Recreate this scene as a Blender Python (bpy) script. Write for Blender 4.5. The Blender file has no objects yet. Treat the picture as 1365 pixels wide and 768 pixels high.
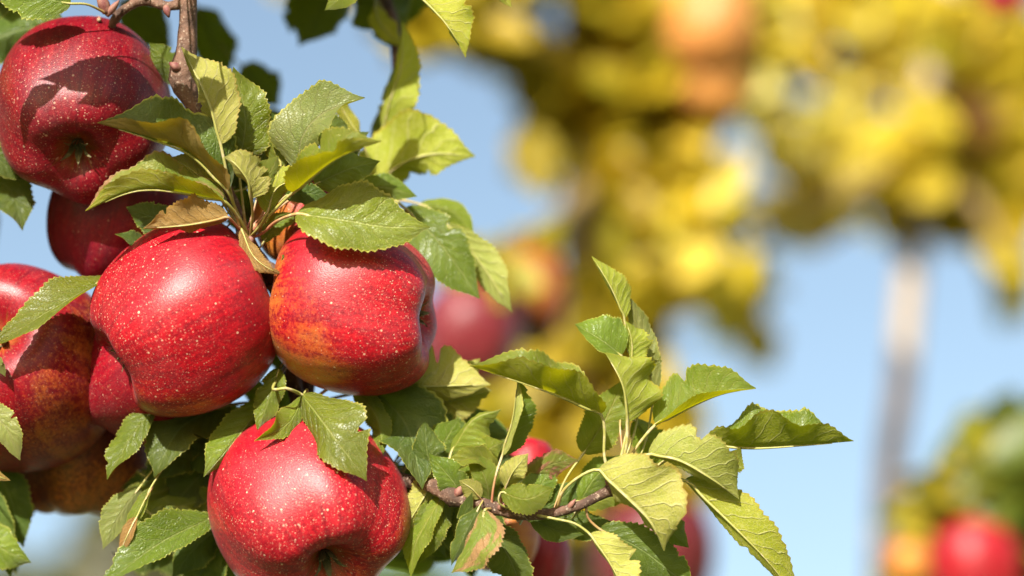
import bpy, math, random
import numpy as np
from mathutils import Vector, Matrix

SC = bpy.context.scene
COL = SC.collection
RAD = math.radians

# ------------------------------------------------------------------ camera, sky, sun, exposure
PX = 0.001 / 3.0                       # metres that one photo pixel covers at the focus distance
DIST = 0.455 * 85 / 36                 # focus distance in metres
PITCH = RAD(27)
CAM = Vector((0, 0, 1.55))
AX = Vector((1, 0, 0))
AU = Vector((0, -math.sin(PITCH), math.cos(PITCH)))
AF = Vector((0, math.cos(PITCH), math.sin(PITCH)))

cd = bpy.data.cameras.new('camera')
cam = bpy.data.objects.new('camera', cd)
COL.objects.link(cam)
cam.location = CAM
cam.rotation_euler = (RAD(90) + PITCH, 0, 0)
cd.lens = 85
cd.sensor_width = 36
cd.clip_start = 0.02
cd.clip_end = 2000
cd.dof.use_dof = True
cd.dof.focus_distance = DIST + 0.002
cd.dof.aperture_fstop = 2.8
SC.camera = cam

TOSUN = (AX * -0.24 + AU * 0.70 - AF * 0.67).normalized()
world = bpy.data.worlds.new('World')
SC.world = world
world.use_nodes = True
wn = world.node_tree
sky = wn.nodes.new('ShaderNodeTexSky')
sky.sky_type = 'NISHITA'
sky.sun_disc = False
sky.sun_elevation = math.asin(TOSUN.z)
sky.sun_rotation = math.atan2(TOSUN.x, TOSUN.y)
sky.air_density = 1.2
sky.dust_density = 1.0
sky.ozone_density = 0.1
wn.links.new(sky.outputs[0], wn.nodes['Background'].inputs[0])
wn.nodes['Background'].inputs[1].default_value = 0.096

sl = bpy.data.lights.new('sun', 'SUN')
sun = bpy.data.objects.new('sun', sl)
COL.objects.link(sun)
sl.energy = 5.0
sl.angle = RAD(0.5)
sl.color = (1.0, 0.95, 0.86)
sun.rotation_euler = TOSUN.to_track_quat('Z', 'Y').to_euler()
sun.location = (0, -2, 6)

SC.view_settings.view_transform = 'Standard'
SC.view_settings.look = 'None'
SC.view_settings.exposure = 1.25
SC.view_settings.gamma = 1
SC.view_settings.use_curve_mapping = False
SC.cycles.use_denoising = True
SC.cycles.max_bounces = 10
SC.cycles.diffuse_bounces = 4
SC.cycles.transmission_bounces = 8
SC.cycles.sample_clamp_indirect = 6


def at(x, y, z=0.0):
    """photo pixel + depth behind the focus plane (in the same unit) -> world point"""
    d = DIST + z * PX
    k = PX * d / DIST
    return CAM + AX * ((x - 682.5) * k) + AU * ((384 - y) * k) + AF * d


def kk(z):
    return PX * (DIST + z * PX) / DIST


def camvec(v):
    return AX * v[0] + AU * v[1] - AF * v[2]


# ------------------------------------------------------------------ material helpers
class NT:
    def __init__(self, name):
        self.m = bpy.data.materials.new(name)
        self.m.use_nodes = True
        self.t = self.m.node_tree
        self.t.nodes.clear()
        self.out = self.t.nodes.new('ShaderNodeOutputMaterial')

    def n(self, kind, **kw):
        nd = self.t.nodes.new('ShaderNode' + kind)
        for k, v in kw.items():
            if k.startswith('i_'):
                key = k[2:]
                nd.inputs[int(key) if key.isdigit() else key.replace('_', ' ')].default_value = v
            else:
                setattr(nd, k, v)
        return nd

    def l(self, a, b):
        self.t.links.new(a, b)

    def math(self, op, a, b=None, c=None, clamp=False):
        nd = self.n('Math', operation=op, use_clamp=clamp)
        for i, v in enumerate((a, b, c)):
            if v is None:
                continue
            if isinstance(v, (int, float)):
                nd.inputs[i].default_value = v
            else:
                self.l(v, nd.inputs[i])
        return nd.outputs[0]

    def step(self, v, lo, hi, inv=False):
        nd = self.n('MapRange', interpolation_type='SMOOTHSTEP')
        self.l(v, nd.inputs[0])
        nd.inputs[1].default_value = lo
        nd.inputs[2].default_value = hi
        nd.inputs[3].default_value = 1.0 if inv else 0.0
        nd.inputs[4].default_value = 0.0 if inv else 1.0
        return nd.outputs[0]

    def mix(self, f, a, b, mode='MIX'):
        nd = self.n('Mix', data_type='RGBA', blend_type=mode)
        for sock, v in ((nd.inputs[0], f), (nd.inputs[6], a), (nd.inputs[7], b)):
            if isinstance(v, (int, float)):
                sock.default_value = v
            elif isinstance(v, tuple):
                sock.default_value = (*v, 1.0)
            else:
                self.l(v, sock)
        return nd.outputs[2]

    def noise(self, vec, scale, detail=2.0, rough=0.5):
        nd = self.n('TexNoise')
        nd.inputs['Scale'].default_value = scale
        nd.inputs['Detail'].default_value = detail
        nd.inputs['Roughness'].default_value = rough
        if vec is not None:
            self.l(vec, nd.inputs['Vector'])
        return nd.outputs[0]

    def mapping(self, vec, scale):
        nd = self.n('Mapping')
        self.l(vec, nd.inputs[0])
        nd.inputs[3].default_value = scale
        return nd.outputs[0]


def leaf_material(name, base, alt, vein, rim, rough, spec, trans, fac, under=False, brown=0.0, dry=(0.22, 0.09, 0.03)):
    base, alt, vein = [tuple(e * (0.74 if under else 0.56) for e in c) for c in (base, alt, vein)]
    rim = tuple(e * 0.62 for e in rim)
    trans = tuple(e * 0.92 for e in trans)
    fac = fac + 0.05
    spec *= 1.0
    N = NT(name)
    uv = N.n('UVMap', uv_map='uv').outputs[0]
    sep = N.n('SeparateXYZ')
    N.l(uv, sep.inputs[0])
    su, v = sep.outputs[0], sep.outputs[1]
    au = N.math('ABSOLUTE', su)
    sgn = N.math('GREATER_THAN', su, 0.0)
    rnd = N.n('ObjectInfo').outputs['Random']
    # side veins run forward from the midrib, the two sides alternate
    wob = N.noise(uv, 3.0, 1.0)
    ph = N.math('SUBTRACT', v, N.math('MULTIPLY', N.math('POWER', au, 0.85), 0.24))
    ph = N.math('ADD', ph, N.math('MULTIPLY', wob, 0.10))
    ph = N.math('ADD', N.math('MULTIPLY', ph, 8.0), N.math('MULTIPLY', sgn, 0.45))
    fr = N.math('ABSOLUTE', N.math('SUBTRACT', N.math('FRACT', ph), 0.5))
    side = N.step(fr, 0.0, 0.075 if under else 0.06, inv=True)
    side = N.math('MULTIPLY', side, N.step(au, 0.78, 0.98, inv=True))
    midv = N.step(au, 0.012, 0.05, inv=True)
    vm = N.math('MAXIMUM', N.math('MULTIPLY', side, 0.8), midv)
    # fine network between the veins
    vor = N.n('TexVoronoi', feature='DISTANCE_TO_EDGE')
    N.l(N.mapping(uv, (13.0, 42.0, 1.0)), vor.inputs['Vector'])
    vor.inputs['Scale'].default_value = 1.0
    net = N.step(vor.outputs['Distance'], 0.0, 0.16, inv=True)
    # colour
    nz = N.noise(N.mapping(uv, (1.6, 3.2, 1.0)), 1.3, 3.0)
    off = N.n('VectorMath', operation='ADD')
    N.l(uv, off.inputs[0])
    comb = N.n('CombineXYZ')
    N.l(N.math('MULTIPLY', rnd, 31.0), comb.inputs[0])
    N.l(N.math('MULTIPLY', rnd, 17.0), comb.inputs[1])
    N.l(comb.outputs[0], off.inputs[1])
    blot = N.noise(off.outputs[0], 2.2, 4.0, 0.6)
    c = N.mix(N.step(blot, 0.38, 0.66), base, alt)
    c = N.mix(N.math('MULTIPLY', net, 0.26 if not under else 0.3), c, vein)
    c = N.mix(N.math('MULTIPLY', vm, 0.75 if not under else 0.9), c, vein)
    rimf = N.step(N.math('ADD', au, N.math('MULTIPLY', nz, 0.05)), 0.955, 1.0)
    c = N.mix(N.math('MULTIPLY', rimf, 0.85), c, rim)
    # dry patches and small russet specks
    sp = N.n('TexVoronoi')
    N.l(off.outputs[0], sp.inputs['Vector'])
    sp.inputs['Scale'].default_value = 3.4
    spk = N.step(N.math('ADD', sp.outputs['Distance'], N.math('MULTIPLY', nz, 0.10)), 0.055, 0.10, inv=True)
    spk = N.math('MULTIPLY', spk, 0.75)
    c = N.mix(spk, c, dry)
    if brown > 0:
        bz = N.noise(off.outputs[0], 1.4, 5.0, 0.65)
        bm = N.step(N.math('ADD', bz, N.math('MULTIPLY', au, 0.10)), 0.66 - brown * 0.2, 0.72 - brown * 0.2)
        c = N.mix(bm, c, (0.34, 0.17, 0.09))
    hsv = N.n('HueSaturation')
    N.l(c, hsv.inputs['Color'])
    N.l(N.math('ADD', N.math('MULTIPLY', rnd, 0.030), 0.484), hsv.inputs['Hue'])
    N.l(N.math('ADD', N.math('MULTIPLY', N.math('FRACT', N.math('MULTIPLY', rnd, 7.13)), 0.36), 0.82), hsv.inputs['Value'])
    c = hsv.outputs[0]
    hgt = N.math('ADD', N.math('MULTIPLY', vm, 1.6 if under else -1.2), N.math('MULTIPLY', net, 0.35 if under else -0.45))
    hgt = N.math('ADD', hgt, N.math('MULTIPLY', N.math('MULTIPLY', fr, fr), 2.4 if not under else -2.4))
    bp = N.n('Bump')
    bp.inputs['Strength'].default_value = 0.75
    bp.inputs['Distance'].default_value = 0.0005
    N.l(hgt, bp.inputs['Height'])
    p = N.n('BsdfPrincipled')
    N.l(c, p.inputs['Base Color'])
    p.inputs['Roughness'].default_value = rough
    p.inputs['Specular IOR Level'].default_value = spec
    N.l(bp.outputs[0], p.inputs['Normal'])
    tr = N.n('BsdfTranslucent')
    N.l(N.mix(0.72, c, trans), tr.inputs[0])
    mx = N.n('MixShader')
    mx.inputs[0].default_value = fac
    N.l(p.outputs[0], mx.inputs[1])
    N.l(tr.outputs[0], mx.inputs[2])
    N.l(mx.outputs[0], N.out.inputs[0])
    return N.m


RIM = (0.62, 0.60, 0.10)
TOP = {
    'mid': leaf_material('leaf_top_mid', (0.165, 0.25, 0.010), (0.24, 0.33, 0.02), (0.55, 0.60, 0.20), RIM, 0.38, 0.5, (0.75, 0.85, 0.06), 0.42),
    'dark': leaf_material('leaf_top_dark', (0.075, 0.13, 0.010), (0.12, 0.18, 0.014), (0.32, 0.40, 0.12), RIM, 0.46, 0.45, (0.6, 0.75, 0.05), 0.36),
    'bright': leaf_material('leaf_top_bright', (0.20, 0.33, 0.028), (0.28, 0.38, 0.05), (0.62, 0.62, 0.24), RIM, 0.45, 0.4, (0.95, 0.92, 0.05), 0.54),
    'pale': leaf_material('leaf_top_pale', (0.30, 0.38, 0.09), (0.38, 0.42, 0.13), (0.5, 0.5, 0.22), RIM, 0.42, 0.5, (0.85, 0.8, 0.1), 0.42),
    'worn': leaf_material('leaf_top_worn', (0.24, 0.36, 0.035), (0.36, 0.38, 0.06), (0.42, 0.44, 0.14), (0.6, 0.36, 0.18), 0.5, 0.35, (0.8, 0.8, 0.08), 0.42, brown=0.55),
}
BOT = {
    'pale': leaf_material('leaf_under_pale', (0.50, 0.53, 0.09), (0.58, 0.57, 0.13), (0.85, 0.82, 0.38), (0.62, 0.5, 0.12), 0.62, 0.25, (0.85, 0.72, 0.06), 0.42, under=True),
    'gold': leaf_material('leaf_under_gold', (0.42, 0.47, 0.03), (0.52, 0.53, 0.06), (0.85, 0.82, 0.38), (0.6, 0.48, 0.08), 0.6, 0.25, (0.98, 0.90, 0.05), 0.54, under=True),
    'rust': leaf_material('leaf_under_rust', (0.44, 0.27, 0.07), (0.52, 0.36, 0.13), (0.6, 0.42, 0.18), (0.6, 0.4, 0.08), 0.6, 0.25, (0.95, 0.5, 0.03), 0.46, under=True),
    'green': leaf_material('leaf_under_green', (0.30, 0.38, 0.10), (0.36, 0.41, 0.13), (0.5, 0.5, 0.24), (0.55, 0.52, 0.12), 0.6, 0.25, (0.8, 0.8, 0.06), 0.42, under=True),
}


def stalk_material():
    N = NT('leaf_stalk')
    co = N.n('TexCoord').outputs['Object']
    rnd = N.n('ObjectInfo').outputs['Random']
    g = N.n('UVMap', uv_map='uv').outputs[0]
    sep = N.n('SeparateXYZ')
    N.l(g, sep.inputs[0])
    nz = N.noise(co, 260, 2)
    c = N.mix(N.step(N.math('ADD', sep.outputs[1], N.math('MULTIPLY', rnd, 0.75)), 0.1, 0.8), (0.34, 0.10, 0.07), (0.27, 0.26, 0.06))
    c = N.mix(N.step(nz, 0.5, 0.75), c, (0.40, 0.33, 0.18))
    p = N.n('BsdfPrincipled')
    N.l(c, p.inputs['Base Color'])
    p.inputs['Roughness'].default_value = 0.55
    N.l(p.outputs[0], N.out.inputs[0])
    return N.m


def bark_material(name, dark, mid, light, scale, bump=0.0012, sun_patch=None):
    N = NT(name)
    co = N.n('TexCoord').outputs['Object']
    n1 = N.noise(co, scale, 6, 0.62)
    n2 = N.noise(co, scale * 5.5, 3, 0.6)
    ln = N.n('TexVoronoi')
    N.l(co, ln.inputs['Vector'])
    ln.inputs['Scale'].default_value = scale * 6
    spk = N.step(ln.outputs['Distance'], 0.12, 0.22, inv=True)
    c = N.mix(N.step(n1, 0.34, 0.66), dark, mid)
    c = N.mix(N.step(n2, 0.56, 0.74), c, light)
    c = N.mix(N.math('MULTIPLY', spk, 0.45), c, light)
    if sun_patch:
        b = N.noise(co, sun_patch[1], 2)
        c = N.mix(N.step(b, 0.51, 0.57), c, sun_patch[0])
    bp = N.n('Bump')
    bp.inputs['Strength'].default_value = 0.8
    bp.inputs['Distance'].default_value = bump
    N.l(N.math('ADD', n1, N.math('MULTIPLY', n2, 0.4)), bp.inputs['Height'])
    p = N.n('BsdfPrincipled')
    N.l(c, p.inputs['Base Color'])
    p.inputs['Roughness'].default_value = 0.75
    p.inputs['Specular IOR Level'].default_value = 0.3
    N.l(bp.outputs[0], p.inputs['Normal'])
    N.l(p.outputs[0], N.out.inputs[0])
    return N.m


def apple_material(name, ydir=(0, 0, 1), yamt=0.0, red=(0.44, 0.006, 0.015), deep=(0.19, 0.003, 0.010), yellow=(0.50, 0.26, 0.03),
                   stripe=0.22, dots=1.0, seed=0.0):
    """skin: red over a yellow ground, streaks from stem to calyx, pale lenticels; yellow ground towards ydir (object space)"""
    N = NT(name)
    co = N.n('TexCoord').outputs['Object']
    nm = N.n('VectorMath', operation='NORMALIZE')
    N.l(co, nm.inputs[0])
    ad = N.n('VectorMath', operation='ADD')
    N.l(nm.outputs[0], ad.inputs[0])
    ad.inputs[1].default_value = (seed, seed * 0.7, -seed)
    sep = N.n('SeparateXYZ')
    N.l(nm.outputs[0], sep.inputs[0])
    z = sep.outputs[2]
    # long streaks: polar angle only
    ln = N.n('VectorMath', operation='MULTIPLY')
    N.l(nm.outputs[0], ln.inputs[0])
    ln.inputs[1].default_value = (1, 1, 0)
    l2 = N.n('VectorMath', operation='NORMALIZE')
    N.l(ln.outputs[0], l2.inputs[0])
    l3 = N.n('VectorMath', operation='MULTIPLY_ADD')
    N.l(l2.outputs[0], l3.inputs[0])
    l3.inputs[1].default_value = (9, 9, 0)
    cz = N.n('CombineXYZ')
    N.l(N.math('MULTIPLY', z, 1.3), cz.inputs[2])
    N.l(cz.outputs[0], l3.inputs[2])
    st = N.noise(l3.outputs[0], 1.2, 5, 0.62)
    l4 = N.n('VectorMath', operation='MULTIPLY')
    N.l(l3.outputs[0], l4.inputs[0])
    l4.inputs[1].default_value = (3.2, 3.2, 3.5)
    st2 = N.noise(l4.outputs[0], 1.0, 3, 0.6)
    big = N.noise(ad.outputs[0], 1.3, 3, 0.55)
    fine = N.noise(ad.outputs[0], 26, 3, 0.6)
    c = N.mix(N.step(N.math('ADD', N.math('MULTIPLY', st, 0.5), N.math('MULTIPLY', fine, 0.5)), 0.36, 0.64), deep, red)
    c = N.mix(N.math('MULTIPLY', N.step(big, 0.5, 0.68), 0.45), c, deep)
    c = N.mix(N.math('MULTIPLY', N.step(st2, 0.5, 0.75), stripe), c, (0.48, 0.04, 0.032))
    dt = N.n('VectorMath', operation='DOT_PRODUCT')
    N.l(nm.outputs[0], dt.inputs[0])
    dt.inputs[1].default_value = Vector(ydir).normalized()
    ym = N.math('ADD', N.math('MULTIPLY', dt.outputs['Value'], 0.75), N.math('MULTIPLY', N.math('SUBTRACT', big, 0.5), 1.2))
    ym = N.math('ADD', ym, N.math('MULTIPLY', N.math('SUBTRACT', st, 0.5), 0.40))
    ym = N.math('ADD', ym, N.math('MULTIPLY', N.math('SUBTRACT', fine, 0.5), 0.8))
    ym = N.step(N.math('ADD', ym, yamt - 0.55), -0.05, 0.5)
    # the stem hollow is always yellowish, the calyx hollow a little
    hol = N.step(N.math('ADD', z, N.math('MULTIPLY', N.math('SUBTRACT', st, 0.5), 0.22)), 0.86, 0.99)
    hol2 = N.step(N.math('SUBTRACT', N.math('MULTIPLY', z, -1), N.math('MULTIPLY', N.math('SUBTRACT', st, 0.5), 0.1)), 0.95, 1.0)
    ym = N.math('MAXIMUM', ym, N.math('MAXIMUM', N.math('MULTIPLY', hol, 0.85), N.math('MULTIPLY', hol2, 0.45)))
    yc = N.mix(N.step(fine, 0.4, 0.62), yellow, (0.48, 0.13, 0.02))
    c = N.mix(ym, c, yc)
    # lenticels: sparse large ones and many fine ones towards the calyx
    def spots(scale, r0, r1, keep):
        vo = N.n('TexVoronoi')
        N.l(ad.outputs[0], vo.inputs['Vector'])
        vo.inputs['Scale'].default_value = scale
        vo.inputs['Randomness'].default_value = 1.0
        s3 = N.n('SeparateXYZ')
        N.l(vo.outputs['Color'], s3.inputs[0])
        size = N.math('ADD', N.math('MULTIPLY', s3.outputs[0], r1), r0)
        m = N.step(N.math('DIVIDE', vo.outputs['Distance'], size), 0.55, 1.0, inv=True)
        on = N.math('LESS_THAN', s3.outputs[1], keep)
        return N.math('MULTIPLY', N.math('MULTIPLY', m, on), N.math('ADD', N.math('MULTIPLY', s3.outputs[2], 0.75), 0.25))
    zz = N.step(z, -0.75, 0.7, inv=True)
    vr = random.Random(int(seed * 100))
    sc1, sc2 = vr.uniform(11.5, 16.5), vr.uniform(29, 42)
    d1 = spots(sc1, 0.05, 0.17, 0.7)
    d2 = N.math('MULTIPLY', spots(sc2, 0.10, 0.26, 0.62), N.math('ADD', N.math('MULTIPLY', zz, 0.8), 0.1))
    d3 = N.math('MULTIPLY', N.step(N.noise(ad.outputs[0], 52, 3, 0.7), 0.60, 0.70), N.math('MULTIPLY', zz, 0.5))
    dm = N.math('MULTIPLY', N.math('MAXIMUM', N.math('MAXIMUM', d1, d2), d3), 0.78 * dots)
    c = N.mix(dm, c, (0.80, 0.56, 0.38))
    rus = N.noise(ad.outputs[0], vr.uniform(3.5, 5.5), 6, 0.72)
    c = N.mix(N.math('MULTIPLY', N.step(rus, 0.66, 0.74), 0.5), c, (0.30, 0.13, 0.05))
    c = N.mix(N.math('MULTIPLY', N.step(N.noise(ad.outputs[0], 2.1, 5, 0.7), 0.42, 0.75), 0.05), c, (0.62, 0.34, 0.36))
    kd = N.n('HueSaturation')
    kd.inputs['Value'].default_value = 0.83
    kd.inputs['Saturation'].default_value = 1.01
    N.l(c, kd.inputs['Color'])
    c = kd.outputs[0]
    bp = N.n('Bump')
    bp.inputs['Strength'].default_value = 0.25
    bp.inputs['Distance'].default_value = 0.0006
    N.l(N.math('ADD', N.noise(ad.outputs[0], 60, 3), N.math('MULTIPLY', big, 2.0)), bp.inputs['Height'])
    p = N.n('BsdfPrincipled')
    N.l(c, p.inputs['Base Color'])
    N.l(N.math('ADD', N.math('ADD', N.math('MULTIPLY', fine, 0.12), N.math('MULTIPLY', big, 0.22)), 0.24), p.inputs['Roughness'])
    p.inputs['Specular IOR Level'].default_value = 0.33
    p.inputs['Coat Weight'].default_value = 0.0
    p.inputs['Coat Roughness'].default_value = 0.22
    p.inputs['Sheen Weight'].default_value = 0.02
    p.inputs['Sheen Roughness'].default_value = 0.4
    N.l(bp.outputs[0], p.inputs['Normal'])
    N.l(p.outputs[0], N.out.inputs[0])
    return N.m


def plain(name, c1, c2, scale, rough=0.7):
    N = NT(name)
    co = N.n('TexCoord').outputs['Object']
    c = N.mix(N.step(N.noise(co, scale, 4), 0.35, 0.65), c1, c2)
    p = N.n('BsdfPrincipled')
    N.l(c, p.inputs['Base Color'])
    p.inputs['Roughness'].default_value = rough
    N.l(p.outputs[0], N.out.inputs[0])
    return N.m


M_STALK = stalk_material()
M_BARK = bark_material('twig_bark', (0.055, 0.030, 0.020), (0.16, 0.085, 0.055), (0.34, 0.26, 0.19), 90, 0.002)
M_TRUNK = bark_material('trunk_bark', (0.04, 0.027, 0.018), (0.10, 0.062, 0.042), (0.20, 0.15, 0.10), 30, 0.004)
M_BUD = plain('bud_scales', (0.13, 0.03, 0.028), (0.22, 0.10, 0.07), 300)
M_SEPAL = plain('calyx_sepals', (0.05, 0.04, 0.015), (0.15, 0.13, 0.05), 400, 0.8)
M_STEM = plain('apple_stem', (0.24, 0.13, 0.05), (0.40, 0.16, 0.09), 300)


# ------------------------------------------------------------------ mesh helpers
def new_obj(name, verts, faces, mats, parent=None, loc=None, mat_idx=None, smooth=True, uvs=None):
    me = bpy.data.meshes.new(name)
    me.from_pydata([tuple(v) for v in verts], [], faces)
    for m in mats:
        me.materials.append(m)
    if mat_idx is not None:
        me.polygons.foreach_set('material_index', mat_idx)
    if smooth:
        me.polygons.foreach_set('use_smooth', [True] * len(me.polygons))
    if uvs is not None:
        lay = me.uv_layers.new(name='uv')
        vi = np.empty(len(me.loops), dtype=np.int32)
        me.loops.foreach_get('vertex_index', vi)
        lay.data.foreach_set('uv', np.asarray(uvs, dtype=np.float32)[vi].ravel())
    me.update()
    o = bpy.data.objects.new(name, me)
    COL.objects.link(o)
    if parent is not None:
        o.parent = parent
    if loc is not None:
        o.location = loc
    return o


def tag(o, label=None, cat=None, group=None, kind=None):
    for k, v in (('label', label), ('category', cat), ('group', group), ('kind', kind)):
        if v:
            o[k] = v
    return o


def empty(name, loc):
    o = bpy.data.objects.new(name, None)
    o.empty_display_size = 0.02
    COL.objects.link(o)
    o.location = loc
    return o


def spline(pts, n):
    """Catmull-Rom through pts, n+1 samples even in arc length"""
    p = np.asarray(pts, dtype=float)
    if len(p) == 2:
        p = np.array([p[0], (p[0] + p[1]) / 2, p[1]])
    q = np.vstack([2 * p[0] - p[1], p, 2 * p[-1] - p[-2]])
    out = []
    for i in range(1, len(q) - 2):
        for t in np.linspace(0, 1, 24, endpoint=False):
            a, b, c, d = q[i - 1], q[i], q[i + 1], q[i + 2]
            out.append(0.5 * (2 * b + (c - a) * t + (2 * a - 5 * b + 4 * c - d) * t * t + (3 * b - a - 3 * c + d) * t ** 3))
    out.append(q[-2])
    out = np.array(out)
    s = np.r_[0, np.cumsum(np.linalg.norm(np.diff(out[:, :3], axis=0), axis=1))]
    u = np.linspace(0, s[-1], n + 1)
    return np.stack([np.interp(u, s, out[:, j]) for j in range(out.shape[1])], axis=1)


def tube(pts, seg=8, n=24, rough=0.0, rng=None, bulge=0.0):
    """pts: (x, y, z, radius) -> verts, faces, uvs (v runs along)"""
    c = spline(pts, n)
    P, r = c[:, :3], c[:, 3].copy()
    T = np.gradient(P, axis=0)
    T /= np.linalg.norm(T, axis=1)[:, None] + 1e-12
    ref = np.array([0.31, 0.2, 0.93])
    V, F, UV = [], [], []
    for i in range(n + 1):
        a = np.cross(T[i], ref)
        a /= np.linalg.norm(a) + 1e-12
        b = np.cross(T[i], a)
        ri = r[i]
        if rng is not None:
            ri *= 1 + bulge * (rng.random() - 0.5)
        for j in range(seg):
            th = 2 * math.pi * j / seg
            rr = ri * (1 + (rough * (rng.random() - 0.5) if rng is not None else 0))
            V.append(P[i] + rr * (math.cos(th) * a + math.sin(th) * b))
            UV.append((j / seg, i / n))
    for i in range(n):
        for j in range(seg):
            j2 = (j + 1) % seg
            F.append((i * seg + j, (i + 1) * seg + j, (i + 1) * seg + j2, i * seg + j2))
    F.append(tuple(range(seg)))
    F.append(tuple(range(n * seg + seg - 1, n * seg - 1, -1)))
    return V, F, UV


def tube_px(name, pts, mat, parent, seg=10, n=40, rough=0.0, bulge=0.0, seed=1):
    """tube through photo points (x, y, depth, radius), all in photo pixels"""
    w = []
    for x, y, z, r in pts:
        v = at(x, y, z)
        w.append((v.x, v.y, v.z, r * kk(z)))
    o0 = Vector(w[0][:3])
    w = [(a - o0.x, b - o0.y, c - o0.z, d) for a, b, c, d in w]
    V, F, UV = tube(w, seg, n, rough, random.Random(seed), bulge)
    pl = world_loc(parent) if parent is not None else Vector((0, 0, 0))
    return new_obj(name, V, F, [mat], parent, o0 - pl, uvs=UV)


def world_loc(o):
    v = Vector((0, 0, 0))
    while o is not None:
        v += Vector(o.location)
        o = o.parent
    return v


# ------------------------------------------------------------------ the ground
def ground_material():
    N = NT('orchard_grass')
    co = N.n('TexCoord').outputs['Object']
    c = N.mix(N.step(N.noise(co, 0.8, 6), 0.35, 0.65), (0.06, 0.10, 0.025), (0.13, 0.13, 0.05))
    c = N.mix(N.step(N.noise(co, 9, 4), 0.5, 0.7), c, (0.10, 0.12, 0.03))
    p = N.n('BsdfPrincipled')
    N.l(c, p.inputs['Base Color'])
    p.inputs['Roughness'].default_value = 0.9
    N.l(p.outputs[0], N.out.inputs[0])
    return N.m


gv, gf = [], []
gx = np.r_[np.linspace(-900, -20, 8), np.linspace(-16, 16, 33), np.linspace(20, 900, 8)]
grng = random.Random(3)
for yy in gx:
    for xx in gx:
        gv.append((xx, yy, grng.uniform(-0.03, 0.03)))
m = len(gx)
for i in range(m - 1):
    for j in range(m - 1):
        gf.append((i * m + j, i * m + j + 1, (i + 1) * m + j + 1, (i + 1) * m + j))
tag(new_obj('ground', gv, gf, [ground_material()]), 'grassy orchard ground', None, None, 'structure')

# ------------------------------------------------------------------ the near tree: trunk, branches
TREE = empty('apple_tree', (at(-70, 300, 620).x, at(-70, 300, 620).y, 0))
tag(TREE, 'sharp near apple tree carrying the cluster of ripe red apples', 'tree')
TL = Vector(TREE.location)


def branch(name, pts, mat=M_BARK, seg=12, n=60, rough=0.10, bulge=0.14, seed=1, parent=None):
    return tube_px(name, pts, mat, parent or TREE, seg, n, rough, bulge, seed)


t0 = at(-70, 300, 620)
trunk_pts = []
kx = kk(620)
for hz, dx, r in ((-0.02, -30, 130), (0.35, -20, 95), (0.9, -14, 84), (1.35, -4, 78), (t0.z, 0, 70), (2.0, -14, 62), (2.6, -40, 44), (3.0, -30, 20)):
    trunk_pts.append((dx * kx + t0.x - TL.x, (hz - t0.z) * 0.03, hz, r * kx))
tv, tf, tu = tube(trunk_pts, 16, 60, 0.08, random.Random(5), 0.06)
new_obj('trunk', tv, tf, [M_TRUNK], TREE, (0, 0, 0), uvs=tu)

BR = {}
BR['hang'] = [(-60, -420, 560, 40), (80, -330, 330, 26), (205, -190, 120, 17), (248, -70, 70, 13), (251, 0, 60, 12), (250, 40, 58, 12.5), (248, 75, 56, 14),
              (243, 96, 56, 18.5), (245, 112, 56, 18), (254, 132, 54, 13), (266, 158, 54, 10), (288, 220, 60, 9), (316, 285, 66, 9), (334, 332, 72, 11), (352, 356, 84, 11), (372, 400, 150, 10),
              (384, 470, 170, 10), (402, 545, 150, 11), (450, 605, 150, 11), (520, 636, 110, 10), (588, 650, 40, 10)]
BR['twig'] = [(520, 636, 108, 8), (566, 645, 60, 8.5), (592, 655, 30, 12), (606, 664, 22, 12.5), (618, 668, 16, 9), (640, 671, 8, 8.5), (665, 679, 4, 9), (700, 686, 2, 7.5),
              (735, 684, 0, 7), (770, 675, 0, 6.5), (800, 660, 0, 7), (818, 651, -3, 9), (829, 641, -5, 5), (832, 637, -6, 2)]
BR['spur'] = [(246, 3, 60, 10), (228, 8, 62, 6.5), (214, 6, 66, 6.5), (200, 1, 72, 7), (185, 2, 76, 6.5), (172, 9, 80, 6), (160, 17, 84, 6.5), (152, 28, 90, 6), (148, 37, 96, 4)]
BR['stub'] = [(340, 345, 74, 9), (354, 354, 58, 8), (366, 360, 48, 7), (374, 364, 44, 4)]
BR['back'] = [(-60, -300, 600, 30), (120, -200, 620, 22), (330, -110, 600, 16), (470, -60, 480, 12), (520, 20, 380, 9), (528, 120, 320, 7), (500, 215, 260, 7), (480, 260, 220, 7), (470, 320, 230, 8), (440, 400, 260, 9), (402, 545, 170, 11)]
BR['low'] = [(402, 545, 165, 10), (330, 580, 190, 9), (265, 625, 220, 8), (225, 665, 240, 5), (205, 690, 250, 2)]
BR['side'] = [(-40, 640, 600, 16), (-20, 610, 420, 10), (0, 590, 330, 7), (30, 560, 300, 6)]
seedn = 10
for key, pts in BR.items():
    seedn += 1
    branch('branch', pts, seed=seedn, n=120 if key in ('hang', 'back') else 70)
NODES = []
for key, pts in BR.items():
    for row in spline(pts, 60):
        NODES.append(row[:3])
NODES = np.array(NODES)

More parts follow.
